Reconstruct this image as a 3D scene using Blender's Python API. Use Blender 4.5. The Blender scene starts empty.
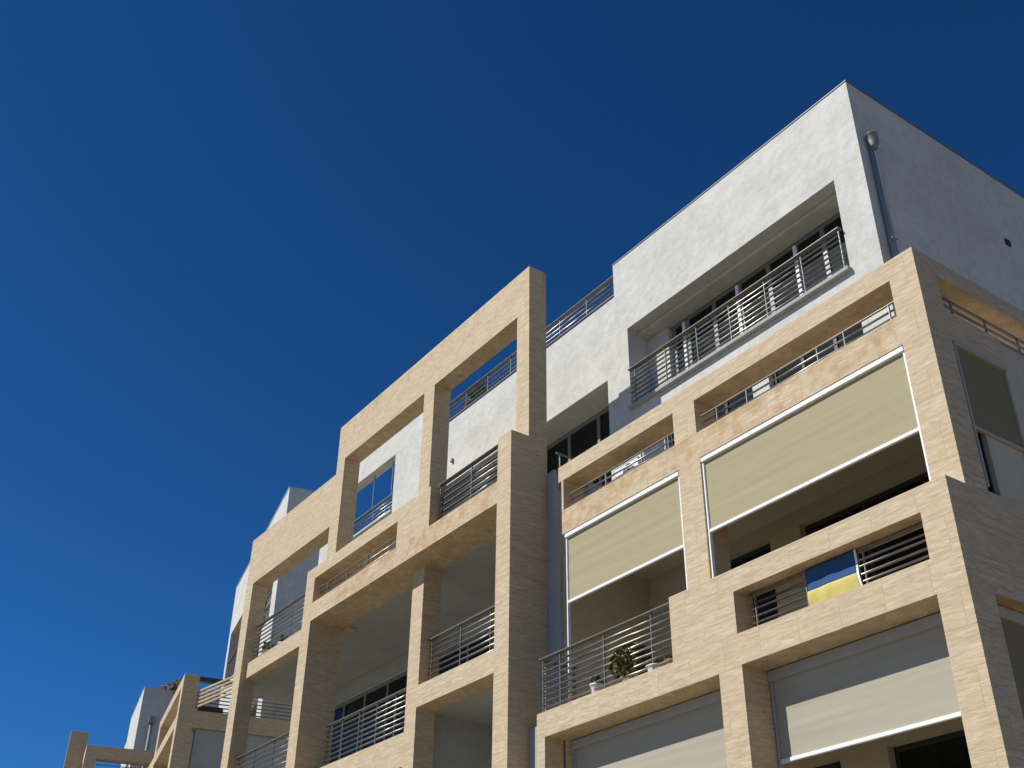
import bpy, bmesh, math, random
from mathutils import Vector, Matrix, noise

random.seed(7)
G = 1.7                       # eye height: building coordinates are measured from the eye, ground is z = 0
SC = bpy.context.scene
COL = SC.collection
SUN = (0.43, 1.0, -1.04)      # direction the sunlight travels

# ------------------------------------------------------------------ materials
def new_mat(name):
    m = bpy.data.materials.new(name); m.use_nodes = True
    nt = m.node_tree; nt.nodes.clear()
    out = nt.nodes.new('ShaderNodeOutputMaterial')
    b = nt.nodes.new('ShaderNodeBsdfPrincipled')
    nt.links.new(b.outputs[0], out.inputs[0])
    return m, nt, b, out

def nd(nt, t, **kw):
    n = nt.nodes.new(t)
    for k, v in kw.items():
        if k.startswith('i_'): n.inputs[k[2:].replace('_', ' ')].default_value = v
        else: setattr(n, k, v)
    return n

def mapping(nt, scale):
    tc = nd(nt, 'ShaderNodeTexCoord'); mp = nd(nt, 'ShaderNodeMapping')
    mp.inputs['Scale'].default_value = scale
    nt.links.new(tc.outputs['Object'], mp.inputs['Vector'])
    return mp.outputs[0]

def ntex(nt, vec, scale, detail=4, rough=.55):
    n = nd(nt, 'ShaderNodeTexNoise'); n.inputs['Scale'].default_value = scale
    n.inputs['Detail'].default_value = detail; n.inputs['Roughness'].default_value = rough
    nt.links.new(vec, n.inputs['Vector']); return n.outputs['Fac']

def ramp(nt, fac, stops):
    r = nd(nt, 'ShaderNodeValToRGB'); e = r.color_ramp.elements
    while len(e) < len(stops): e.new(.5)
    for el, (p, c) in zip(e, stops):
        el.position = p; el.color = (c, c, c, 1) if isinstance(c, (int, float)) else (*c, 1)
    nt.links.new(fac, r.inputs[0]); return r.outputs[0]

def mix(nt, fac, a, b, mode='MIX'):
    m = nd(nt, 'ShaderNodeMix', data_type='RGBA', blend_type=mode)
    for s, v in ((0, fac), (6, a), (7, b)):
        if hasattr(v, 'is_output'): nt.links.new(v, m.inputs[s])
        elif s == 0: m.inputs[0].default_value = v
        else: m.inputs[s].default_value = (*v, 1)
    return m.outputs[2]

def math_(nt, op, a, b=None):
    m = nd(nt, 'ShaderNodeMath', operation=op)
    for i, v in enumerate((a, b)):
        if v is None: continue
        if hasattr(v, 'is_output'): nt.links.new(v, m.inputs[i])
        else: m.inputs[i].default_value = v
    return m.outputs[0]

def bump(nt, b, h, strength, dist):
    bp = nd(nt, 'ShaderNodeBump'); bp.inputs['Strength'].default_value = strength
    bp.inputs['Distance'].default_value = dist
    nt.links.new(h, bp.inputs['Height']); nt.links.new(bp.outputs[0], b.inputs['Normal'])

def stone_mat(name, stain_band=None, top_streak=None, base=(.575, .448, .272), dark=(.44, .322, .188), light=(.70, .575, .385)):
    """honey travertine cladding in slabs, the veins running level"""
    m, nt, b, out = new_mat(name)
    tc = nd(nt, 'ShaderNodeTexCoord'); sep = nd(nt, 'ShaderNodeSeparateXYZ')
    nt.links.new(tc.outputs['Object'], sep.inputs[0])
    X, Y, Z = sep.outputs
    com = nd(nt, 'ShaderNodeCombineXYZ')
    nt.links.new(math_(nt, 'ADD', X, Y), com.inputs[0]); nt.links.new(Z, com.inputs[1])
    br = nd(nt, 'ShaderNodeTexBrick')
    br.inputs['Scale'].default_value = 1; br.inputs['Mortar Size'].default_value = .0035
    br.inputs['Mortar Smooth'].default_value = .4
    br.inputs['Brick Width'].default_value = .62; br.inputs['Row Height'].default_value = .41
    br.inputs['Color1'].default_value = (0, 0, 0, 1); br.inputs['Color2'].default_value = (1, 1, 1, 1)
    br.inputs['Mortar'].default_value = (.5, .5, .5, 1); br.inputs['Bias'].default_value = 0
    nt.links.new(com.outputs[0], br.inputs['Vector'])
    # each slab shifts the veining so that it breaks at the joints
    sh = nd(nt, 'ShaderNodeVectorMath', operation='MULTIPLY_ADD')
    nt.links.new(br.outputs['Color'], sh.inputs[0]); sh.inputs[1].default_value = (3, 3, 7)
    nt.links.new(tc.outputs['Object'], sh.inputs[2])
    mp = nd(nt, 'ShaderNodeMapping'); mp.inputs['Scale'].default_value = (1.3, 1.3, 13)
    mp.inputs['Rotation'].default_value = (.03, -.05, 0)
    nt.links.new(sh.outputs[0], mp.inputs['Vector'])
    vein = ntex(nt, mp.outputs[0], 1.9, 7, .68)
    mp2 = nd(nt, 'ShaderNodeMapping'); mp2.inputs['Scale'].default_value = (3.0, 3.0, 24)
    nt.links.new(sh.outputs[0], mp2.inputs['Vector'])
    fine = ntex(nt, mp2.outputs[0], 2.0, 5, .7)
    blot = ntex(nt, tc.outputs['Object'], 2.3, 4, .6)
    c = mix(nt, ramp(nt, vein, [(.32, 0.0), (.5, .5), (.68, 1.0)]), dark, light)
    c = mix(nt, .15, c, base)
    c = mix(nt, math_(nt, 'MULTIPLY', ramp(nt, fine, [(.46, 0.0), (.64, 1.0)]), .65), c, (.38, .27, .16))
    c = mix(nt, math_(nt, 'MULTIPLY', ramp(nt, br.outputs['Color'], [(0, 0.0), (1, 1.0)]), .24), c, (.51, .375, .23))
    c = mix(nt, math_(nt, 'MULTIPLY', ramp(nt, blot, [(.45, 0.0), (.8, 1.0)]), .35), c, (.46, .36, .23))
    c = mix(nt, math_(nt, 'MULTIPLY', br.outputs['Fac'], .45), c, (.30, .22, .14))
    # black algae streaks near copings and iron stains, sparse
    mp3 = nd(nt, 'ShaderNodeMapping'); mp3.inputs['Scale'].default_value = (2.4, 2.4, .9)
    nt.links.new(tc.outputs['Object'], mp3.inputs['Vector'])
    st = ntex(nt, mp3.outputs[0], 1.7, 6, .65)
    c = mix(nt, math_(nt, 'MULTIPLY', ramp(nt, st, [(.66, 0.0), (.78, 1.0)]), .45), c, (.20, .16, .11))
    if stain_band:
        z0, z1, x0, x1 = stain_band
        band = math_(nt, 'MULTIPLY', math_(nt, 'GREATER_THAN', Z, z0 + G), math_(nt, 'LESS_THAN', Z, z1 + G))
        band = math_(nt, 'MULTIPLY', band, math_(nt, 'MULTIPLY', math_(nt, 'LESS_THAN', X, x1), math_(nt, 'GREATER_THAN', X, x0)))
        sp = ntex(nt, tc.outputs['Object'], 4.6, 4, .6)
        f = math_(nt, 'MULTIPLY', math_(nt, 'MULTIPLY', ramp(nt, sp, [(.45, 0.0), (.66, 1.0)]), band), .75)
        c = mix(nt, f, c, (.42, .235, .085))
    if top_streak:
        mp4 = nd(nt, 'ShaderNodeMapping'); mp4.inputs['Scale'].default_value = (3.2, 3.2, 1.0)
        mp4.inputs['Rotation'].default_value = (0, .35, 0)
        nt.links.new(tc.outputs['Object'], mp4.inputs['Vector'])
        sk = ntex(nt, mp4.outputs[0], 1.6, 6, .7)
        zf = nd(nt, 'ShaderNodeMapRange'); nt.links.new(Z, zf.inputs[0])
        zf.inputs[1].default_value = top_streak + G - .75; zf.inputs[2].default_value = top_streak + G - .1
        f = math_(nt, 'MULTIPLY', ramp(nt, sk, [(.56, 0.0), (.68, 1.0)]), zf.outputs[0])
        c = mix(nt, math_(nt, 'MULTIPLY', f, .7), c, (.20, .165, .115))
    nt.links.new(c, b.inputs['Base Color'])
    b.inputs['Roughness'].default_value = .72
    b.inputs['Specular IOR Level'].default_value = .25
    h = math_(nt, 'SUBTRACT', math_(nt, 'MULTIPLY', vein, .6), br.outputs['Fac'])
    h = math_(nt, 'SUBTRACT', h, math_(nt, 'MULTIPLY', fine, .5))
    bump(nt, b, h, .5, .006)
    return m

def stucco_mat(name, c0, c1, bstr=.6, rough=.85):
    m, nt, b, out = new_mat(name)
    tc = nd(nt, 'ShaderNodeTexCoord')
    big = ntex(nt, tc.outputs['Object'], 1.3, 5, .6)
    med = ntex(nt, tc.outputs['Object'], 5.5, 5, .62)
    fine = ntex(nt, tc.outputs['Object'], 55, 3, .6)
    f = math_(nt, 'ADD', math_(nt, 'MULTIPLY', big, .5), math_(nt, 'MULTIPLY', med, .5))
    c = mix(nt, ramp(nt, f, [(.36, 0.0), (.62, 1.0)]), c0, c1)
    mp3 = nd(nt, 'ShaderNodeMapping'); mp3.inputs['Scale'].default_value = (3.2, 3.2, .35)
    nt.links.new(tc.outputs['Object'], mp3.inputs['Vector'])
    drip = ntex(nt, mp3.outputs[0], 1.6, 5, .6)
    c = mix(nt, math_(nt, 'MULTIPLY', ramp(nt, drip, [(.55, 0.0), (.8, 1.0)]), .18), c, (.45, .43, .38))
    nt.links.new(c, b.inputs['Base Color'])
    b.inputs['Roughness'].default_value = rough; b.inputs['Specular IOR Level'].default_value = .2
    h = math_(nt, 'ADD', math_(nt, 'MULTIPLY', med, 1.0), math_(nt, 'MULTIPLY', fine, .12))
    bump(nt, b, h, bstr, .03)
    return m

def plain(name, col, rough=.5, metal=0.0, var=.12, nscale=9, bstr=0, spec=.5):
    m, nt, b, out = new_mat(name)
    tc = nd(nt, 'ShaderNodeTexCoord')
    n = ntex(nt, tc.outputs['Object'], nscale, 5, .6)
    lo = tuple(v * (1 - var) for v in col); hi = tuple(min(1, v * (1 + var)) for v in col)
    c = mix(nt, ramp(nt, n, [(.3, 0.0), (.7, 1.0)]), lo, hi)
    nt.links.new(c, b.inputs['Base Color'])
    r = math_(nt, 'ADD', math_(nt, 'MULTIPLY', n, .18), rough - .09)
    nt.links.new(r, b.inputs['Roughness'])
    b.inputs['Metallic'].default_value = metal; b.inputs['Specular IOR Level'].default_value = spec
    if bstr: bump(nt, b, n, bstr, .01)
    return m

def steel_mat(name):
    """slightly wavy stainless steel: the glints come and go along a bar"""
    m, nt, b, out = new_mat(name)
    tc = nd(nt, 'ShaderNodeTexCoord')
    mpv = nd(nt, 'ShaderNodeMapping'); mpv.inputs['Scale'].default_value = (1.5, 1.5, 8); nt.links.new(tc.outputs['Object'], mpv.inputs[0])
    n = ntex(nt, mpv.outputs[0], 1.0, 1, .5); f = ntex(nt, tc.outputs['Object'], 30, 3, .6)
    nt.links.new(mix(nt, f, (.23, .215, .185), (.37, .35, .31)), b.inputs['Base Color'])
    b.inputs['Metallic'].default_value = .9
    nt.links.new(math_(nt, 'ADD', math_(nt, 'MULTIPLY', f, .15), .30), b.inputs['Roughness'])
    bump(nt, b, n, 1.0, .09)
    return m

def fabric_mat(name, col, trans):
    m, nt, b, out = new_mat(name)
    tc = nd(nt, 'ShaderNodeTexCoord')
    mp = nd(nt, 'ShaderNodeMapping'); mp.inputs['Scale'].default_value = (.35, .35, 5)
    mp.inputs['Rotation'].default_value = (0, .02, 0)
    nt.links.new(tc.outputs['Object'], mp.inputs['Vector'])
    n = ntex(nt, mp.outputs[0], 1.5, 4, .5)
    weave = ntex(nt, tc.outputs['Object'], 160, 2, .5)
    f = math_(nt, 'ADD', math_(nt, 'MULTIPLY', n, .7), math_(nt, 'MULTIPLY', weave, .3))
    c = mix(nt, ramp(nt, f, [(.3, 0.0), (.7, 1.0)]), tuple(v * .95 for v in col), tuple(v * 1.04 for v in col))
    nt.links.new(c, b.inputs['Base Color']); b.inputs['Roughness'].default_value = .9
    b.inputs['Specular IOR Level'].default_value = .1
    bump(nt, b, n, .25, .02)
    tr = nd(nt, 'ShaderNodeBsdfTranslucent'); nt.links.new(c, tr.inputs[0])
    ms = nd(nt, 'ShaderNodeMixShader'); ms.inputs[0].default_value = trans
    nt.links.new(b.outputs[0], ms.inputs[1]); nt.links.new(tr.outputs[0], ms.inputs[2])
    nt.links.new(ms.outputs[0], out.inputs[0])
    return m

def leaf_mat(name, c0, c1):
    m, nt, b, out = new_mat(name)
    oi = nd(nt, 'ShaderNodeTexCoord'); n = ntex(nt, oi.outputs['Object'], 17, 2, .5)
    nt.links.new(mix(nt, ramp(nt, n, [(.35, 0.0), (.65, 1.0)]), c0, c1), b.inputs['Base Color'])
    b.inputs['Roughness'].default_value = .55
    return m

M = dict(
    stone=stone_mat('travertine_cladding'),
    stone_stained=stone_mat('stained_travertine', (7.80, 8.19, -3.5, 3.35)),
    stone_stained_b=stone_mat('weathered_travertine', (8.82, 9.21, 0, 6.1), 14.0),
    white=stucco_mat('white_stucco', (.50, .488, .435), (.62, .603, .54), .6),
    grey=stucco_mat('smooth_grey_render', (.34, .34, .33), (.40, .40, .385), .25),
    cream=stucco_mat('balcony_plaster', (.47, .40, .28), (.54, .465, .33), .2),
    pale=stucco_mat('balcony_paint', (.36, .36, .325), (.42, .42, .38), .2),
    steel=steel_mat('brushed_steel'),
    handrail=plain('handrail_steel', (.205, .178, .145), .45, .5, .2, 20),
    post=plain('post_steel', (.27, .26, .235), .45, .5, .15, 20),
    alu=plain('grey_aluminium', (.22, .22, .21), .5, .4, .08),
    tan_alu=plain('tan_aluminium', (.40, .36, .28), .5, 0, .06),
    white_alu=plain('white_aluminium', (.80, .80, .78), .4, 0, .04),
    dark_alu=plain('dark_frame', (.045, .045, .045), .4, .2, .1),
    glass=plain('dark_window_glass', (.016, .019, .018), .22, 0, .3, 3, 0, .10),
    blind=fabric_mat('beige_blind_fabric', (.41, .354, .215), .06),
    blind_shaded=fabric_mat('shade_toned_blind_fabric', (.23, .19, .115), .02),  # same beige fabric, the shade of the side face put into its colour
    blind_low=fabric_mat('pale_blind_fabric', (.415, .372, .28), .03),
    coping=plain('coping_metal', (.16, .16, .155), .55, .3, .1),
    pipe=plain('grey_painted_pipe', (.27, .265, .25), .6, 0, .12),
    pot=plain('white_glazed_pot', (.72, .70, .66), .4, 0, .1),
    terracotta=plain('terracotta', (.36, .17, .09), .8, 0, .2),
    ac=plain('white_enamel', (.80, .80, .79), .35, 0, .04),
    screen=plain('woven_screen', (.085, .083, .072), .9, 0, .3, 40),
    black=plain('black_plastic', (.02, .02, .02), .5),
    blue=plain('blue_cloth', (.014, .07, .185), .85, 0, .12, 14),
    yellow=plain('yellow_cloth', (.58, .475, .14), .85, 0, .08, 14),
    leaf=leaf_mat('leaves', (.045, .075, .012), (.11, .14, .03)),
    leaf_olive=leaf_mat('olive_leaves', (.07, .075, .012), (.17, .155, .035)),
    leaf_dry=leaf_mat('dry_leaves', (.10, .085, .04), (.17, .12, .06)),
    asphalt=plain('asphalt', (.055, .054, .052), .9, 0, .25, 6, .4),
    paving=plain('paving_stone', (.30, .245, .17), .85, 0, .15, 3, .3),
    earth=plain('dry_ground', (.275, .195, .105), .95, 0, .25, .6, .3),
    paint=plain('road_paint', (.75, .75, .72), .7, 0, .1),
)

# ------------------------------------------------------------------ geometry helpers
class Solid:
    """union / difference of axis-aligned boxes -> one watertight mesh without inner faces"""
    def __init__(s): s.ops = []
    def add(s, *b): s.ops.append((1, b)); return s
    def sub(s, *b): s.ops.append((0, b)); return s
    def mesh(s, bm, off):
        cs = []
        for a in (0, 2, 4):
            v = sorted({round(b[a + k], 5) for _, b in s.ops for k in (0, 1)})
            cs.append(v)
        X, Y, Z = cs; nx, ny, nz = len(X) - 1, len(Y) - 1, len(Z) - 1
        occ = {}
        for i in range(nx):
            cx = (X[i] + X[i + 1]) / 2
            for j in range(ny):
                cy = (Y[j] + Y[j + 1]) / 2
                for k in range(nz):
                    cz = (Z[k] + Z[k + 1]) / 2; o = 0
                    for t, b in s.ops:
                        if b[0] < cx < b[1] and b[2] < cy < b[3] and b[4] < cz < b[5]: o = t
                    occ[i, j, k] = o
        vs = {}
        def V(i, j, k):
            if (i, j, k) not in vs: vs[i, j, k] = bm.verts.new((X[i] - off[0], Y[j] - off[1], Z[k] + G - off[2]))
            return vs[i, j, k]
        for (i, j, k), o in occ.items():
            if not o: continue
            for d, q in (((-1,0,0), ((0,0,0),(0,0,1),(0,1,1),(0,1,0))), ((1,0,0), ((1,0,0),(1,1,0),(1,1,1),(1,0,1))),
                         ((0,-1,0), ((0,0,0),(1,0,0),(1,0,1),(0,0,1))), ((0,1,0), ((0,1,0),(0,1,1),(1,1,1),(1,1,0))),
                         ((0,0,-1), ((0,0,0),(0,1,0),(1,1,0),(1,0,0))), ((0,0,1), ((0,0,1),(1,0,1),(1,1,1),(0,1,1)))):
                if not occ.get((i + d[0], j + d[1], k + d[2]), 0):
                    bm.faces.new([V(i + a, j + b_, k + c) for a, b_, c in q])
        bmesh.ops.dissolve_limit(bm, angle_limit=.01, verts=bm.verts, edges=bm.edges, use_dissolve_boundaries=False, delimit=set()) if False else None

def link(name, bm, mat, parent=None, bevel=0, smooth=False, loc=None):
    me = bpy.data.meshes.new(name); bm.normal_update(); bm.to_mesh(me); bm.free()
    if smooth:
        for p in me.polygons: p.use_smooth = True
    for mm in (mat if isinstance(mat, list) else [mat]): me.materials.append(mm)
    o = bpy.data.objects.new(name, me); COL.objects.link(o)
    if parent is not None: o.parent = parent
    if loc is not None: o.location = loc
    if bevel:
        b = o.modifiers.new('edge', 'BEVEL'); b.width = bevel; b.segments = 2; b.limit_method = 'ANGLE'
        b.angle_limit = math.radians(40)
    return o

def root_of(o):
    while o.parent is not None: o = o.parent
    return o

class T:
    """a thing: an Empty at its base; part() hangs a mesh under it, measured in the thing's own axes"""
    def __init__(s, name, label, cat, base, rot=0, group=None):
        o = bpy.data.objects.new(name, None); COL.objects.link(o)
        o.empty_display_size = .3
        o.location = base; o.rotation_euler = (0, 0, rot)
        o['label'] = label; o['category'] = cat
        if group: o['group'] = group
        s.o = o
        # unrotated things keep world coordinates in their meshes' source numbers
        s.off = (0, 0, base[2]) if rot else tuple(base)
    def solid(s, name, sol, mat, bevel=0, parent=None):
        bm = bmesh.new(); sol.mesh(bm, s.off)
        return link(name, bm, mat, parent or s.o, bevel)
    def box(s, name, b, mat, bevel=0, parent=None): return s.solid(name, Solid().add(*b), mat, bevel, parent)
    def tube(s, name, pts, r, mat, parent=None, n=8):
        bm = bmesh.new(); 
        for a, b in pts: add_tube(bm, P(a, s.off), P(b, s.off), r, n)
        return link(name, bm, mat, parent or s.o, 0, True)

def P(p, off): return Vector((p[0] - off[0], p[1] - off[1], p[2] + G - off[2]))

def add_tube(bm, a, b, r, n=8, r2=None):
    r2 = r if r2 is None else r2
    d = (b - a).normalized(); u = d.orthogonal().normalized(); v = d.cross(u)
    A, B = [], []
    for k in range(n):
        t = 2 * math.pi * k / n; w = u * math.cos(t) + v * math.sin(t)
        A.append(bm.verts.new(a + w * r)); B.append(bm.verts.new(b + w * r2))
    for k in range(n):
        bm.faces.new((A[k], A[(k + 1) % n], B[(k + 1) % n], B[k]))
    bm.faces.new(A[::-1]); bm.faces.new(B)

def railing(t, p0, p1, ztop, zbot, posts, nbars, rail_w=.08, rail_h=.02, r=.0185, parent=None, bars=None):
    """steel balustrade from p0 to p1 (x, y): flat handrail, level tubes, flat posts"""
    par = parent or t.o
    rl = bpy.data.objects.new('railing', None)
    COL.objects.link(rl); rl.parent = par; rl.empty_display_size = .1
    a = Vector((p0[0], p0[1], 0)); b = Vector((p1[0], p1[1], 0)); d = (b - a).normalized(); nrm = Vector((-d.y, d.x, 0))
    def barbox(bm, c0, c1, w, z0, z1):
        vs = []
        for z in (z0, z1):
            for c, sg in ((c0, -1), (c1, -1), (c1, 1), (c0, 1)):
                q = c + nrm * (w / 2 * sg); vs.append(bm.verts.new(P((q.x, q.y, z), t.off)))
        for f in ((3,2,1,0), (4,5,6,7), (0,1,5,4), (1,2,6,5), (2,3,7,6), (3,0,4,7)): bm.faces.new([vs[i] for i in f])
    bm = bmesh.new(); barbox(bm, a, b, rail_w, ztop - rail_h, ztop); link('handrail', bm, M['handrail'], rl, .006)
    for k in range(nbars):
        z = zbot + (ztop - rail_h - .05 - zbot) * (k + .5) / nbars if bars is None else bars[k]
        bm = bmesh.new(); e = .03 * d
        add_tube(bm, P((*(a + e).xy, z), t.off), P((*(b - e).xy, z), t.off), r, 10)
        link('rail_bar', bm, M['steel'], rl, 0, True)
    for s in posts:
        c = a + (b - a) * s if s <= 1 else a
        bm = bmesh.new(); barbox(bm, c - d * .007, c + d * .007, .03, zbot - .06, ztop - rail_h + .001)
        link('post', bm, M['post'], rl, .003)
    return rl

def frac(x0, x1, xs): return [(x - x0) / (x1 - x0) for x in xs]

def blind(t, x0, x1, ztop, zbot, y, mat, cass=.085, track_to=None, side=None, cass_mat=None, amp0=.005):
    """outdoor roller blind in a wall opening: cassette, sheet of fabric, bottom bar, two guides. side = x plane for a side blind"""
    rb = bpy.data.objects.new('roller_blind', None); COL.objects.link(rb); rb.parent = t.o; rb.empty_display_size = .1
    sw = (lambda b: b) if side is None else (lambda b: (b[2], b[3], b[0], b[1], b[4], b[5]))
    flip = 1 if side is None else -1
    f0, f1 = y - flip * .05, y + flip * .06
    Y0, Y1 = min(f0, f1), max(f0, f1)
    t.box('cassette', sw((x0 + .005, x1 - .005, Y0, Y1, ztop - cass, ztop - .012)), cass_mat or M['white_alu'], .006, rb)
    bm = bmesh.new(); nx, nz = 24, 40; vs = {}
    for i in range(nx + 1):
        for k in range(nz + 1):
            u, v = i / nx, k / nz
            x = x0 + .045 + (x1 - x0 - .09) * u; z = zbot + (ztop - cass + .01 - zbot) * v
            amp = amp0 * math.sin(math.pi * v) ** .5 if 0 < v < 1 else 0
            w = amp * (noise.noise(Vector((u * 1.3, v * 9 + u * .6, x0))) + .5 * noise.noise(Vector((u * 2.2, v * 21, 3 + x0)))) * flip
            q = (x, y + w, z) if side is None else (y + w, x, z)
            vs[i, k] = bm.verts.new(P(q, t.off))
    for i in range(nx):
        for k in range(nz): bm.faces.new((vs[i, k], vs[i + 1, k], vs[i + 1, k + 1], vs[i, k + 1]))
    link('fabric', bm, mat, rb, 0, True)
    t.box('bottom_bar', sw((x0 + .035, x1 - .035, y - .022, y + .022, zbot - .04, zbot + .006)), M['white_alu'] if side is None else M['tan_alu'], .005, rb)
    tz = zbot - .05 if track_to is None else track_to
    for xa in (x0 + .008, x1 - .035):
        t.box('guide', sw((xa, xa + .027, y - .028, y + .028, tz, ztop - cass - .002)), cass_mat or M['white_alu'], .004, rb)
    return rb

def window(t, x0, x1, y, z0, z1, splits, frame=M['alu'], fw=.07, name='window', parent=None, axis='y', sill=False):
    """glazed unit in the plane y: outer frame with mullions, one pane per light"""
    sw = (lambda b: b) if axis == 'y' else (lambda b: (b[2], b[3], b[0], b[1], b[4], b[5]))
    so = Solid(); B = lambda *b: so.add(*sw(b))
    B(x0, x1, y - .03, y + .05, z0, z1)
    xs = [x0] + list(splits) + [x1]
    panes = []
    for a, b in zip(xs[:-1], xs[1:]):
        l = a + (fw if a == x0 else fw / 2); r_ = b - (fw if b == x1 else fw / 2)
        so.sub(*sw((l, r_, y - .03, y + .05, z0 + fw, z1 - fw))); panes.append((l, r_))
    w = t.solid(name, so, frame, .004, parent)
    for l, r_ in panes:
        t.box('pane', sw((l + .002, r_ - .002, y + .005, y + .022, z0 + fw + .002, z1 - fw - .002)), M['glass'], 0, w)
    return w

def leaves(bm, c, rad, n, size, seed):
    rnd = random.Random(seed)
    for _ in range(n):
        while True:
            p = Vector((rnd.uniform(-1, 1), rnd.uniform(-1, 1), rnd.uniform(-1, 1)))
            if p.length < 1 and noise.noise(p * 2.3 + Vector((seed, 0, 0))) > -.22: break
        p = Vector((p.x * rad[0], p.y * rad[1], p.z * rad[2])) + c
        d = Vector((rnd.gauss(0, 1), rnd.gauss(0, 1), rnd.gauss(0, 1))).normalized(); e = d.orthogonal().normalized()
        s = size * rnd.uniform(.6, 1.3)
        q = [p - e * s * .4, p + d * s * .5 - e * 0 + d.cross(e) * s * .15, p + e * s * .4, p - d * s * .9]
        bm.faces.new([bm.verts.new(v) for v in (q[0], q[1], q[2], q[3])])

def lathe(bm, c, prof, n=20):
    rings = []
    for r, z in prof:
        rings.append([bm.verts.new((c[0] + r * math.cos(2 * math.pi * k / n), c[1] + r * math.sin(2 * math.pi * k / n), c[2] + z)) for k in range(n)])
    for a, b in zip(rings[:-1], rings[1:]):
        for k in range(n): bm.faces.new((a[k], a[(k + 1) % n], b[(k + 1) % n], b[k]))
    bm.faces.new(rings[0][::-1])

def potted(name, label, x, y, z, pr, ph, fr, nleaf, potmat, leafmat, seed, lsize=.05, lift=0, group=None):
    """a plant in a pot: pot, soil, stems and a loose crown"""
    t = T(name, label, 'plant', (x, y, z + G), 0, group)
    bm = bmesh.new()
    lathe(bm, (0, 0, 0), [(pr * .72, 0), (pr * .9, ph * .5), (pr, ph * .86), (pr * 1.1, ph * .88), (pr * 1.1, ph), (pr * .92, ph), (pr * .88, ph * .85)])
    link('pot', bm, potmat, t.o, 0, True)
    bm = bmesh.new(); lathe(bm, (0, 0, ph * .8), [(pr * .9, 0), (pr * .5, .015), (.001, .018)]); link('soil', bm, M['earth'], t.o)
    bm = bmesh.new(); rnd = random.Random(seed)
    for k in range(6):
        e = Vector((rnd.uniform(-.6, .6) * fr[0], rnd.uniform(-.6, .6) * fr[1], ph + lift + fr[2] * rnd.uniform(.7, 1.5)))
        add_tube(bm, Vector((rnd.uniform(-.3, .3) * pr, rnd.uniform(-.3, .3) * pr, ph * .8)), e, .007, 5, .003)
    link('stem', bm, M['earth'], t.o)
    bm = bmesh.new(); leaves(bm, Vector((0, 0, ph + lift + fr[2] * .95)), fr, nleaf, lsize, seed)
    link('foliage', bm, leafmat, t.o)
    return t

# ------------------------------------------------------------------ the setting
def ground_sheet(name, x0, x1, y0, y1, z, mat):
    bm = bmesh.new(); bm.faces.new([bm.verts.new(p) for p in ((x0, y0, z), (x1, y0, z), (x1, y1, z), (x0, y1, z))])
    o = link(name, bm, mat); o['kind'] = 'structure'; return o
ground_sheet('ground', -1500, 1500, -1500, 1500, -.13, M['earth'])
ground_sheet('road', -400, 400, -6.0, 3.0, -.126, M['asphalt'])
for nm, (ya, yb) in (('pavement', (3.0, 10.35)), ('far_pavement', (-9.5, -6.0))):
    bm = bmesh.new()
    sol = Solid().add(-400, 400, ya, yb, -.13 - G, 0 - G)
    sol.mesh(bm, (0, 0, 0)); o = link(nm, bm, M['paving'], None, .02); o['kind'] = 'structure'
bm = bmesh.new()
for k in range(-40, 12):
    v = [bm.verts.new(p) for p in ((k * 6, -1.56, -.122), (k * 6 + 3, -1.56, -.122), (k * 6 + 3, -1.44, -.122), (k * 6, -1.44, -.122))]
    bm.faces.new(v)
o = link('road_marking', bm, M['paint']); o['kind'] = 'structure'

Z0 = -G - .1      # foot of the walls, just under the paving
# ================================================================== building A: the corner block
A = T('apartment_building', 'nearest apartment block, stone corner frame with beige roller blinds under a white top storey', 'building', (-10, 14, 0))
a = A
# upper stone grid, wraps round the corner
s = Solid()
s.add(-13.45, -6.2, 10.35, 10.77, Z0, 9.03).add(-13.53, -13.45, 10.35, 10.77, 8.745, 9.03)
s.add(-6.6, -6.2, 10.77, 19, Z0, 9.03)
s.sub(-13.395, -10.67, 10.35, 10.77, 8.19, 8.745).sub(-10.20, -6.6, 10.35, 10.77, 8.19, 8.74)
s.sub(-13.395, -10.63, 10.35, 10.77, 4.83, 7.765).sub(-10.18, -6.6, 10.35, 10.77, 4.83, 7.77)
s.sub(-13.39, -9.835, 10.35, 10.77, 1.6, 4.44).sub(-9.435, -6.59, 10.35, 10.77, 1.6, 4.463)
s.sub(-13.39, -9.835, 10.35, 10.77, Z0 + .1, .9).sub(-9.435, -6.59, 10.35, 10.77, Z0 + .1, .9)
s.sub(-6.6, -6.2, 10.77, 18.3, 8.235, 8.76)
s.sub(-6.6, -6.2, 11.87, 19, 5.74, 8.235)
s.sub(-6.6, -6.2, 10.77, 11.87, 5.74, 7.78)
s.sub(-6.6, -6.2, 10.43, 14.2, 1.6, 4.463)
s.sub(-13.45, -13.395, 10.35, 10.77, 4.83, 7.77)
# lower stone grid, stands forward of the upper one
s.add(-10.65, -6.2, 10.0, 10.35, Z0, 5.71).add(-13.68, -10.65, 10.0, 10.35, Z0, 4.815)
s.sub(-9.46, -6.59, 10, 10.35, 4.86, 5.41)
s.sub(-9.435, -6.59, 10, 10.35, 1.6, 4.463).sub(-13.48, -9.835, 10, 10.35, 1.6, 4.44)
s.sub(-9.435, -6.59, 10, 10.35, Z0 + .1, .9).sub(-13.48, -9.835, 10, 10.35, Z0 + .1, .9)
a.solid('stone_frame', s, M['stone_stained'], .007)
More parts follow.
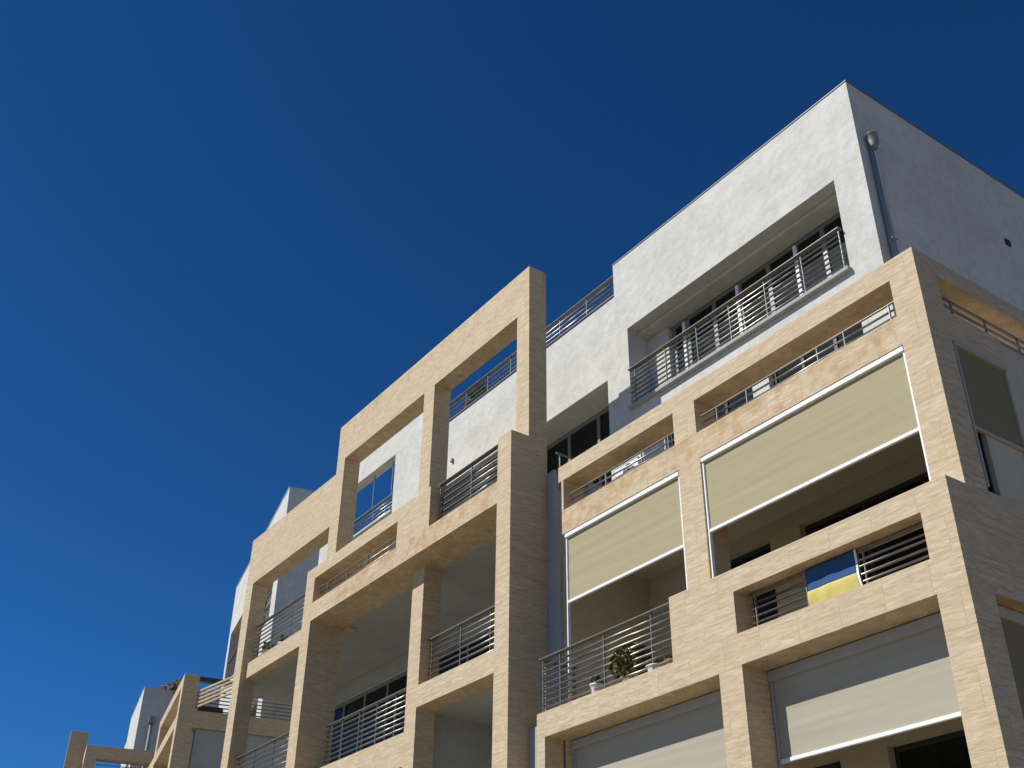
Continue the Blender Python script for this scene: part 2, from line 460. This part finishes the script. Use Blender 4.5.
# floors of the loggias
s = Solid().add(-13.45, -6.603, 10.773, 12.76, 7.77, 8.18).add(-14.08, -13.45, 11.7, 12.76, 7.77, 8.18)
a.solid('floor_slab', s, M['cream'])
s = Solid().add(-14.08, -6.603, 10.773, 12.76, 4.47, 4.80)
a.solid('floor_slab', s, M['pale'])
a.box('floor_slab', (-14.08, -6.603, 10.773, 12.76, .95, 1.55), M['pale'])
# grey party wall beside the tall pylon
s = Solid().add(-14.442, -14.11, 10.803, 12.757, Z0, 8.18).add(-14.442, -14.24, 10.803, 12.757, 8.18, 9.45).add(-14.442, -13.70, 10.40, 10.803, Z0, 4.82)
a.solid('party_wall', s, M['grey'])
a.box('loggia_wall', (-14.107, -14.08, 10.86, 12.757, 1.55, 7.77), M['cream'])
# loggia back walls with their openings
def backwall(zf, zh, zc, ops, mat):
    s = Solid().add(-14.08, -6.603, 12.76, 13.0, zf, zc)
    for x0, x1 in ops: s.sub(x0, x1, 12.76, 13.0, zf, zh)
    a.solid('wall', s, mat)
    for x0, x1 in ops:
        n = max(1, round((x1 - x0) / 1.1)); sp = [x0 + (x1 - x0) * k / n for k in range(1, n)]
        window(a, x0 + .003, x1 - .003, 12.92, zf + .01, zh - .003, sp, M['dark_alu'])
backwall(4.80, 7.52, 7.90, [(-12.25, -11.18), (-10.55, -7.2)], M['cream'])
backwall(1.55, 3.95, 4.60, [(-13.0, -10.4), (-9.6, -8.1), (-7.6, -6.75)], M['cream'])
# white top storeys with the recessed French windows
s = Solid().add(-14.645, -8.17, 12.76, 24, 9.52, 15.22)
s.add(-13.56, -8.17, 12.76, 24, 8.18, 9.52)
s.sub(-14.28, -8.785, 12.76, 13.5, 11.42, 13.35)
s.sub(-13.4, -11.15, 12.76, 13.0, 8.18, 10.75).sub(-10.77, -8.77, 12.76, 13.0, 8.18, 10.75)
s.add(-8.17, -6.3, 13.0, 13.3, 8.181, 8.182)
s.add(-14.28, -13.66, 13.402, 13.5, 11.42, 13.35).add(-9.05, -8.785, 13.402, 13.5, 11.42, 13.35)
w = a.solid('wall', s, M['white'], .008)
a.box('floor_slab', (-8.17, -6.603, 12.757, 19, 7.8, 8.18), M['grey'])
s = Solid().add(-6.5, -6.23, 11.06, 19, 5.72, 7.78).add(-6.5, -6.23, 11.88, 19, 7.78, 8.2)
a.solid('side_wall', s, M['cream'])
a.box('wall', (-14.4, -6.62, 13.05, 23.9, Z0, 8.17), M['grey'])
s = Solid().add(-14.655, -8.155, 12.745, 24.015, 15.223, 15.25); a.solid('roof_coping', s, M['coping'], .004)
a.box('balcony_ledge', (-14.275, -8.76, 12.66, 13.03, 11.37, 11.44), M['grey'], .006)
window(a, -13.655, -9.055, 13.44, 11.45, 13.3, [-13.2, -12.45, -11.75, -11.0, -10.3, -9.68], M['alu'], .1)
for x in (-13.28, -11.78, -10.3):
    a.box('door_post', (x - .04, x + .035, 13.37, 13.405, 11.45, 13.2), M['white_alu'], .004)
a.box('pilaster', (-14.277, -13.66, 13.30, 13.399, 11.44, 13.267), M['white'], .004)
a.box('pilaster', (-9.05, -8.788, 13.30, 13.399, 11.44, 13.267), M['white'], .004)
a.box('lintel', (-14.277, -8.788, 13.03, 13.40, 13.27, 13.347), M['white'], .004)
railing(a, (-14.22, 12.70), (-8.80, 12.70), 12.27, 11.46, frac(-14.22, -8.8, [-14.06, -13.16, -12.29, -11.43, -10.55, -9.68, -8.84]), 7, .11, .022)
window(a, -13.395, -11.155, 12.9, 8.2, 10.745, [-12.65, -11.9], M['dark_alu'])
window(a, -10.765, -8.775, 12.9, 8.2, 10.745, [-10.1, -9.4], M['dark_alu'])
# rails behind the slots
railing(a, (-13.36, 10.45), (-10.70, 10.45), 8.50, 8.22, frac(-13.36, -10.7, [-12.4, -11.52, -10.9]), 2, .03, .022, .0155, None, [8.38, 8.275])
railing(a, (-10.17, 10.45), (-6.63, 10.45), 8.50, 8.22, frac(-10.17, -6.63, [-9.85, -9.25, -7.94, -7.48, -6.75]), 2, .03, .022, .0155, None, [8.38, 8.275])
railing(a, (-9.40, 10.22), (-6.60, 10.22), 5.395, 4.92, frac(-9.40, -6.60, [-9.3, -8.46, -7.66, -7.58, -6.7]), 5, .05, .02, .0155, None, [5.265, 5.19, 5.09, 5.005, 4.92])
railing(a, (-6.30, 10.80), (-6.30, 18.2), 8.56, 8.26, [.04 + .095 * k for k in range(10)], 2, .04, .022)
# step balcony with its return beside the pylon
railing(a, (-13.70, 10.10), (-10.66, 10.10), 5.68, 4.86, frac(-13.7, -10.66, [-13.64, -13.21, -12.17, -11.14]), 8, .09, .022, .018)
railing(a, (-13.70, 10.14), (-13.70, 10.80), 5.68, 4.86, [.5], 8, .09, .022, .018)
railing(a, (-14.2, 10.82), (-14.2, 11.6), 9.79, 9.1, [.1, .5, .9], 1, .03, .03)
# roller blinds
blind(a, -13.39, -10.64, 7.76, 6.60, 10.40, M['blind'], .078, 5.0)
blind(a, -10.175, -6.605, 7.765, 6.63, 10.40, M['blind'], .078, 5.0)
blind(a, -13.385, -9.84, 4.44, 3.38, 10.47, M['blind_low'], .14, 2.4, None, M['grey'], .005)
blind(a, -9.43, -6.595, 4.462, 3.38, 10.47, M['blind_low'], .14, 2.4, None, M['grey'], .005)
blind(a, 10.775, 11.82, 7.775, 6.60, -6.215, M['blind_shaded'], .07, 5.8, 'x', M['tan_alu'])
blind(a, 10.435, 14.19, 4.46, 2.9, -6.42, M['blind_shaded'], .14, 2.2, 'x', M['tan_alu'])
window(a, 10.80, 11.04, -6.33, 5.76, 6.75, [], M['dark_alu'], .02, 'window', None, 'x')
# downpipe with hopper, and a vent
dp = a.tube('downpipe', [((-8.116, 13.04, 8.2), (-8.116, 13.04, 13.76))], .058, M['pipe'], None, 16)
bm = bmesh.new(); lathe(bm, P((-8.06, 13.03, 13.70), a.off), [(.062, -.02), (.07, .03), (.098, .10), (.098, .27), (.104, .272), (.104, .285), (.09, .285), (.088, .2), (.001, .19)], 20)
link('hopper', bm, M['alu'], dp, 0, True)
for zz in (9.6, 11.7):
    a.box('bracket', (-8.168, -8.055, 12.98, 13.10, zz, zz + .025), M['pipe'], .004, dp)
a.box('vent', (-8.169, -8.14, 16.78, 16.92, 13.44, 13.58), M['black'], .004)

# ================================================================== building B: the tall stone frame
Bd = T('apartment_building', 'middle apartment block with tall open stone frame rising above its white wall', 'building', (-21, 14, 0))
b = Bd
s = Solid()
s.add(-22.47, -14.445, 10.39, 10.80, Z0, 14.0).add(-27.34, -22.47, 10.39, 10.80, Z0, 12.70)
s.sub(-17.94, -14.85, 10.39, 10.8, 6.39, 12.97).sub(-22.06, -18.37, 10.39, 10.8, 5.62, 12.97)
s.add(-22.06, -18.37, 10.39, 10.8, 9.81, 10.095).add(-22.06, -18.37, 10.39, 10.8, 8.80, 9.22).add(-17.94, -14.85, 10.39, 10.8, 8.80, 9.22)
s.sub(-26.9, -22.53, 10.39, 10.8, 2.8, 11.33).sub(-17.97, -14.85, 10.39, 10.8, 2.8, 5.98)
s.sub(-22.06, -18.37, 10.39, 10.8, 1.5, 5.0).sub(-22.165, -22.06, 10.39, 10.8, 5.62, 8.80)
s.add(-22.6, -14.445, 10.0, 10.39, Z0, 10.10)
s.sub(-17.2, -14.865, 10, 10.39, 9.225, 10.1).sub(-22.17, -18.46, 10, 10.39, 9.225, 9.81)
s.sub(-22.165, -14.865, 10, 10.39, Z0 + .1, 8.80)
b.solid('stone_frame', s, M['stone_stained_b'], .007)
s = Solid().add(-26.897, -22.533, 10.53, 10.797, 8.79, 9.19)
b.solid('stone_beam', s, M['stone'], .007)
b.box('stone_beam', (-26.897, -22.533, 10.53, 10.797, 5.6, 6.0), M['stone'], .007)
for x0 in (-22.06,):
    b.box('stone_capital', (x0 - .30, x0 + .12, 10.803, 11.05, 8.76, 8.80), M['stone'], .006)
# slabs
b.box('floor_slab', (-28.2, -14.45, 10.803, 12.797, 8.803, 9.19), M['pale'])
b.box('floor_slab', (-18.2, -14.45, 10.803, 12.797, 5.985, 6.36), M['pale'])
b.box('loggia_wall', (-18.3, -18.2, 10.803, 12.762, 2.903, 5.983), M['pale'])
b.box('floor_slab', (-28.2, -18.303, 10.803, 12.797, 5.2, 5.6), M['pale'])
b.box('floor_slab', (-28.2, -14.45, 10.803, 12.797, 2.6, 2.9), M['pale'])
# white walls
s = Solid().add(-28.27, -14.65, 12.80, 22, Z0, 12.86)
s.add(-21.95, -14.65, 12.80, 13.05, 12.86, 14.44).add(-21.95, -14.65, 13.05, 22, 12.86, 14.1)
s.add(-27.2, -21.95, 12.80, 13.08, 12.86, 15.45)
s.sub(-27.0, -24.01, 12.80, 13.08, 13.0, 14.71)
s.add(-28.27, -27.2, 12.80, 13.08, 12.86, 14.3)
s.sub(-18.6, -15.02, 12.80, 13.55, 9.3, 12.48)
s.sub(-27.0, -18.25, 12.80, 13.0, 5.65, 8.41).sub(-18.2, -15.2, 12.80, 13.0, 6.4, 8.74)
b.solid('wall', s, M['white'], .008)
b.box('roof_coping', (-21.95, -14.66, 12.77, 13.08, 14.443, 14.475), M['coping'], .004)
b.box('opening_sill', (-27.0, -24.0, 12.75, 13.1, 12.98, 13.03), M['white'], .006)
s = Solid().add(-28.2, -14.46, 12.765, 12.797, 5.605, 8.80).sub(-27.0, -18.25, 12.7, 12.8, 5.6, 8.41).sub(-18.2, -15.2, 12.7, 12.8, 6.3, 8.74)
s.add(-28.2, -14.46, 12.765, 12.797, 2.903, 5.19)
s.add(-18.2, -14.46, 12.765, 12.797, 5.19, 5.98)
b.solid('loggia_wall', s, M['pale'])
b.box('balcony_screen', (-17.15, -14.90, 10.245, 10.26, 9.24, 10.10), M['screen'])
window(b, -18.59, -15.03, 13.48, 9.35, 12.47, [-17.18, -16.15], M['alu'], .09)
window(b, -26.995, -18.255, 12.92, 5.67, 8.405, [-25.95, -24.85, -23.72, -22.6, -21.4, -20.2, -19.2], M['alu'], .08)
window(b, -18.195, -15.205, 12.92, 6.42, 8.735, [-17.2, -16.2], M['alu'], .08)
# glass wind screen posts and rail in the opening against the sky
railing(b, (-26.95, 12.94), (-24.03, 12.94), 13.66, 13.06, frac(-26.95, -24.03, [-26.6, -25.3, -24.1]), 5, .07, .04)
for x in (-25.45, -24.4):
    b.box('screen_post', (x - .012, x + .012, 12.95, 12.975, 13.66, 14.705), M['post'], .003)
# rails
railing(b, (-21.9, 12.98), (-14.7, 12.98), 15.17, 14.48, [.02 + .137 * k for k in range(8)], 5, .10, .022)
railing(b, (-17.18, 10.2), (-14.87, 10.2), 10.15, 9.26, [.02, .50, .98], 6, .10, .025, .018)
railing(b, (-22.14, 10.12), (-18.48, 10.12), 9.60, 9.25, [.12, .37, .62, .87], 2, .03, .022, .0155, None, [9.47, 9.35])
railing(b, (-17.94, 10.60), (-14.9, 10.60), 7.30, 6.45, [.03, .36, .68, .97], 7, .10, .03, .018)
railing(b, (-22.04, 10.60), (-18.39, 10.60), 6.56, 5.66, [.03, .2, .4, .6, .8, .97], 8, .09, .025, .018)
railing(b, (-26.88, 10.66), (-22.55, 10.66), 10.2, 9.24, [.03, .25, .5, .75, .97], 8, .09, .025, .018)
railing(b, (-26.88, 10.60), (-22.55, 10.60), 6.84, 6.02, [.03, .25, .5, .75, .97], 6, .09, .025, .018)
# a wall lamp on the white parapet
lp = b.box('wall_lamp', (-21.04, -20.96, 12.74, 12.799, 13.15, 13.25), M['alu'], .012)
b.box('lamp_lens', (-21.03, -20.97, 12.73, 12.7395, 13.16, 13.21), M['pale'], .004, lp)

# ================================================================== the buildings further along, turned with the bend of the street
ROT = math.radians(-13)
def local(base, p):      # eye-space point -> the axes of a turned thing
    d = Vector((p[0] - base[0], p[1] - base[1])); c, s_ = math.cos(ROT), math.sin(ROT)
    return (d.x * c + d.y * s_, -d.x * s_ + d.y * c)
cb = (-32.15, 10.73, 0)
Cb = T('apartment_building', 'turned apartment block behind the middle one, with white tower and stone corner pier', 'building', cb, ROT)
c = Cb
s = Solid().add(-5.63, 0, 0, .45, Z0, 10.33).add(-7.6, -5.63, 0, .45, Z0, 9.2)
s.sub(-5.12, -.42, 0, .45, 9.2, 10.02).sub(-5.3, -.5, 0, .45, 5.2, 8.86).sub(-5.3, -.5, 0, .45, 1.2, 4.8)
s.add(-.42, 0, .45, 4.2, 8.81, 9.30)
s.add(-.42, 0, 3.8, 4.2, Z0, 10.2)
c.solid('stone_frame', s, M['stone'], .007)
c.box('floor_slab', (-7.5, -.43, .453, 2.49, 8.82, 9.2), M['pale'])
c.box('side_wall', (-.4, -.1, .56, 3.8, Z0, 8.80), M['grey'])
s = Solid().add(-10.9, -.98, 2.5, 4.6, Z0, 17.38).add(-10.9, -1.2, 4.6, 10, Z0, 12.9)
s.sub(-10.45, -1.80, 2.5, 3.3, 13.0, 15.3).sub(-10.45, -1.8, 2.5, 3.3, 9.3, 11.6)
c.solid('wall', s, M['white'], .01)
c.box('roof_coping', (-10.92, -.96, 2.48, 4.62, 17.383, 17.41), M['white'])
railing(c, (-10.4, 2.58), (-1.83, 2.58), 14.15, 13.1, [.02, .18, .34, .5, .66, .82, .98], 6, .1, .06)
window(c, -10.4, -1.85, 3.25, 13.02, 15.25, [-9, -7.6, -6.2, -4.8, -3.3], M['alu'], .09)
window(c, -10.4, -1.85, 3.25, 9.32, 11.55, [-9, -7.6, -6.2, -4.8, -3.3], M['alu'], .09)
c.box('canopy_beam', (-.30, -.12, .452, 3.8, 10.2, 10.33), M['dark_alu'], .006)
railing(c, (-.2, .5), (-.2, 3.75), 9.95, 9.33, [.02, .35, .7], 5, .05, .03)
lv = bpy.data.objects.new('louvre', None); COL.objects.link(lv); lv.parent = Cb.o; lv.empty_display_size = .1
l0, l1 = local(cb, (-32.15, 11.20)), local(cb, (-30.0, 11.485))
for k in range(5):
    z = 9.40 + .115 * k; bm = bmesh.new()
    add_tube(bm, P((*l0, z), c.off), P((*l1, z), c.off), .036, 6); link('slat', bm, M['stone'], lv)
c.box('awning_box', (-.42, -.02, .55, 1.25, 9.305, 9.46), M['black'], .02)

db = (-46.43, 12.09, 0)
D = T('apartment_building', 'farthest apartment block, small white tower above a thin stone beam and lone pillar', 'building', db, ROT)
d = D
s = Solid().add(-.45, 0, 0, .43, Z0, 11.42).add(-.45, 0, .43, 3.4, 10.95, 11.42).add(-.45, 0, 3.4, 3.8, Z0, 11.42)
s.add(-6.5, -.45, 0, .43, 10.95, 11.42).add(-6.5, -6.1, 0, .43, Z0, 10.95)
d.solid('stone_frame', s, M['stone'], .007)
px, py = local(db, (-48.2, 11.82))
d.box('stone_pillar', (px - .42, px, py, py + .68, Z0, 12.3), M['stone'], .007)
railing(d, (-.22, .45), (-.22, 3.38), 10.9, 10.1, [.3, .6, .9], 5, .05, .03)
wx, wy = local(db, (-57.58, 17.25))
s = Solid().add(wx - 6.4, wx, wy, wy + 8, Z0, 17.4).add(wx - 12, wx - 6.4, wy + .25, wy + 8, Z0, 17.2)
s.sub(wx - 11, wx - 1.2, wy, wy + .6, 12.0, 14.2)
d.solid('wall', s, M['white'], .01)
window(d, wx - 10.9, wx - 1.3, wy + .5, 12.03, 14.15, [wx - 8.4, wx - 6, wx - 3.6], M['alu'], .09)
d.box('roof_coping', (wx - 6.42, wx + .02, wy - .02, wy + 8.02, 17.403, 17.43), M['white'])
dp = d.tube('downpipe', [((wx + .09, wy + .62, 9.0), (wx + .09, wy + .62, 15.6))], .07, M['pipe'], None, 12)
d.box('hopper', (wx + .004, wx + .28, wy + .47, wy + .77, 15.6, 15.95), M['pipe'], .02, dp)

# ================================================================== loose things
# flag hung over the balcony rail
def flag():
    t = T('flag', 'blue and yellow flag hung over the balcony rail in the stone slot', 'flag', (-8.05, 10.15, 4.37 + G))
    for nm, z0, z1, mt in (('blue_stripe', 5.12, 5.39, 'blue'), ('yellow_stripe', 4.80, 5.12, 'yellow')):
        bm = bmesh.new(); vs = {}; nx, nz = 30, 12
        for i in range(nx + 1):
            for k in range(nz + 1):
                u = i / nx; z = z0 + (z1 - z0) * k / nz; v = (z - 4.80) / .59
                x = -8.425 + .75 * u + .012 * math.sin(v * 7) * u
                w = .009 * math.sin(u * 7 + v * 2) * (1 - v * .6) + .004 * math.sin(u * 17 - v * 5) + .012 * math.sin(v * 11)
                vs[i, k] = bm.verts.new((x + 8.05, .028 + w * .8, z - 4.37))
        for i in range(nx):
            for k in range(nz): bm.faces.new((vs[i, k], vs[i + 1, k], vs[i + 1, k + 1], vs[i, k + 1]))
        o = link(nm, bm, M[mt], t.o, 0, True); sm = o.modifiers.new('cloth', 'SOLIDIFY'); sm.thickness = .003
    bm = bmesh.new(); vs = []
    for k in range(13):
        z = 4.80 + .59 * k / 12; v = (z - 4.80) / .59; x = -7.675 + .012 * math.sin(v * 7)
        w = .009 * math.sin(7 + v * 2) * (1 - v * .6) + .004 * math.sin(17 - v * 5) + .012 * math.sin(v * 11)
        vs.append([bm.verts.new((x + 8.05 + q, .028 + w * .8, z - 4.37)) for q in (0.001, .03)])
    for p, q in zip(vs[:-1], vs[1:]): bm.faces.new((p[0], p[1], q[1], q[0]))
    o = link('hem', bm, M['white_alu'], t.o); sm = o.modifiers.new('cloth', 'SOLIDIFY'); sm.thickness = .004
flag()

potted('potted_shrub', 'round green shrub in a white pot behind the steel rail of the step balcony', -11.76, 10.25, 4.82, .15, .13, (.36, .26, .27), 1700, M['pot'], M['leaf_olive'], 11, .065, -.08)
potted('potted_plant', 'small white pot with a low plant left of the round shrub', -12.44, 10.17, 4.82, .10, .17, (.12, .1, .06), 90, M['pot'], M['leaf'], 5, .045)
potted('potted_plant', 'pale bowl with sparse dry plant between the round shrub and the stone step', -11.2, 10.2, 4.82, .13, .12, (.16, .09, .05), 90, M['pot'], M['leaf_dry'], 8, .04)
potted('potted_plant', 'low terracotta pot beside the end of the step balcony rail', -10.86, 10.2, 4.82, .11, .11, (.10, .09, .04), 60, M['terracotta'], M['leaf_dry'], 9, .04)
potted('potted_plant', 'white pot with grey leaves behind the rail under the far white pillar', -26.6, 10.93, 9.2, .16, .3, (.18, .16, .14), 120, M['pot'], M['leaf'], 21, .07)
potted('potted_plant', 'smaller white pot right of the grey leaved one on the same far balcony', -25.65, 10.93, 9.2, .14, .26, (.14, .14, .10), 90, M['pot'], M['leaf_dry'], 22, .06)
potted('terrace_shrub', 'dark bush on the roof terrace seen through the tall stone frame', -21.3, 13.7, 14.1, .28, .5, (.42, .35, .55), 900, M['terracotta'], M['leaf'], 31, .08, .25)

def ac_unit(x, y, z, label, w=.62, h=.72):
    t = T('air_conditioner', label, 'air conditioner', (x, y, z + G))
    x0, x1 = x - w / 2, x + w / 2
    t.box('casing', (x0, x1, y - .14, y + .16, z + .06, z + h), M['ac'], .02)
    bm = bmesh.new(); lathe(bm, (0, 0, 0), [(.13, 0), (.13, .012), (.12, .016), (.12, .005), (.04, .005), (.04, .016), (.001, .016)], 24)
    bmesh.ops.rotate(bm, verts=bm.verts, matrix=Matrix.Rotation(math.pi / 2, 3, 'X')); bmesh.ops.translate(bm, verts=bm.verts, vec=(.06, -.141, h * .52))
    link('fan_grille', bm, M['alu'], t.o)
    for sx in (x0 + .06, x1 - .12): t.box('foot', (sx, sx + .06, y - .12, y + .14, z, z + .06), M['black'], .004)
ac_unit(-12.02, 10.70, 8.185, 'small white air conditioner close behind the rail of the left slot', .57, .37)

# bush on the farthest roof
q = local(db, (-57.0, 18.1))
bm = bmesh.new()
for k in range(4): leaves(bm, Vector((k * .8 - 1.5, .1 * k, .22)), (.75, .4, .32 + .10 * (k % 2)), 1100, .065, 40 + k)
o = link('foliage', bm, M['leaf_dry'])
t = T('rooftop_bush', 'low brown bush along the roof edge of the farthest white tower', 'bush', (-57.9, 18.5, 17.36 + G))
o.parent = t.o
bm = bmesh.new()
sol = Solid().add(-59.2, -56.6, 18.4, 18.7, 17.44, 17.5); sol.mesh(bm, (-57.9, 18.5, 17.36 + G)); link('planter', bm, M['coping'], t.o, .01)

# ------------------------------------------------------------------ light, sky, camera
sd = Vector(SUN).normalized()
elev = math.asin(-sd.z)
L = bpy.data.lights.new('sun', 'SUN'); L.energy = 4.5; L.angle = math.radians(.5); L.color = (1.0, .98, .94)
lo = bpy.data.objects.new('sun', L); COL.objects.link(lo); lo.location = (-20, -40, 60)
lo.rotation_euler = sd.to_track_quat('-Z', 'Y').to_euler()

W = bpy.data.worlds.new('World'); SC.world = W; W.use_nodes = True
nt = W.node_tree; nt.nodes.clear()
out = nt.nodes.new('ShaderNodeOutputWorld'); bg = nt.nodes.new('ShaderNodeBackground')
sky = nt.nodes.new('ShaderNodeTexSky'); sky.sky_type = 'NISHITA'; sky.sun_disc = False
sky.sun_elevation = elev; sky.sun_rotation = math.atan2(sd.x, -sd.y) if False else math.atan2(-sd.x, -sd.y)
sky.altitude = 5000; sky.air_density = 1.5; sky.dust_density = 0.0; sky.ozone_density = 10.0
hs = nt.nodes.new('ShaderNodeHueSaturation'); hs.inputs['Hue'].default_value = .492; hs.inputs['Saturation'].default_value = 1.05   # very clear, dry air
gm = nt.nodes.new('ShaderNodeGamma'); gm.inputs['Gamma'].default_value = 1.36
nt.links.new(sky.outputs[0], gm.inputs['Color']); nt.links.new(gm.outputs[0], hs.inputs['Color']); nt.links.new(hs.outputs[0], bg.inputs[0]); bg.inputs[1].default_value = .0505
nt.links.new(bg.outputs[0], out.inputs[0])

cam = bpy.data.cameras.new('camera'); co = bpy.data.objects.new('camera', cam); COL.objects.link(co)
R = ((0.5746575311580822, 0.8183287345795428, 0.010334604237313208), (-0.43112887179354675, 0.31343828653143085, -0.8460994837737842),
     (-0.6956267805291293, 0.481761894194305, 0.5329248160040907))
mw = Matrix(((R[0][0], -R[1][0], -R[2][0], 0), (R[0][1], -R[1][1], -R[2][1], 0), (R[0][2], -R[1][2], -R[2][2], G), (0, 0, 0, 1)))
co.matrix_world = mw
cam.sensor_width = 36; cam.lens = 1126.44 * 36 / 1024; cam.clip_end = 5000; cam.clip_start = .05
SC.camera = co
SC.render.resolution_x = 1024; SC.render.resolution_y = 768
vs = SC.view_settings; vs.view_transform = 'Standard'; vs.look = 'None'; vs.exposure = 0.1; vs.gamma = 1; vs.use_curve_mapping = False
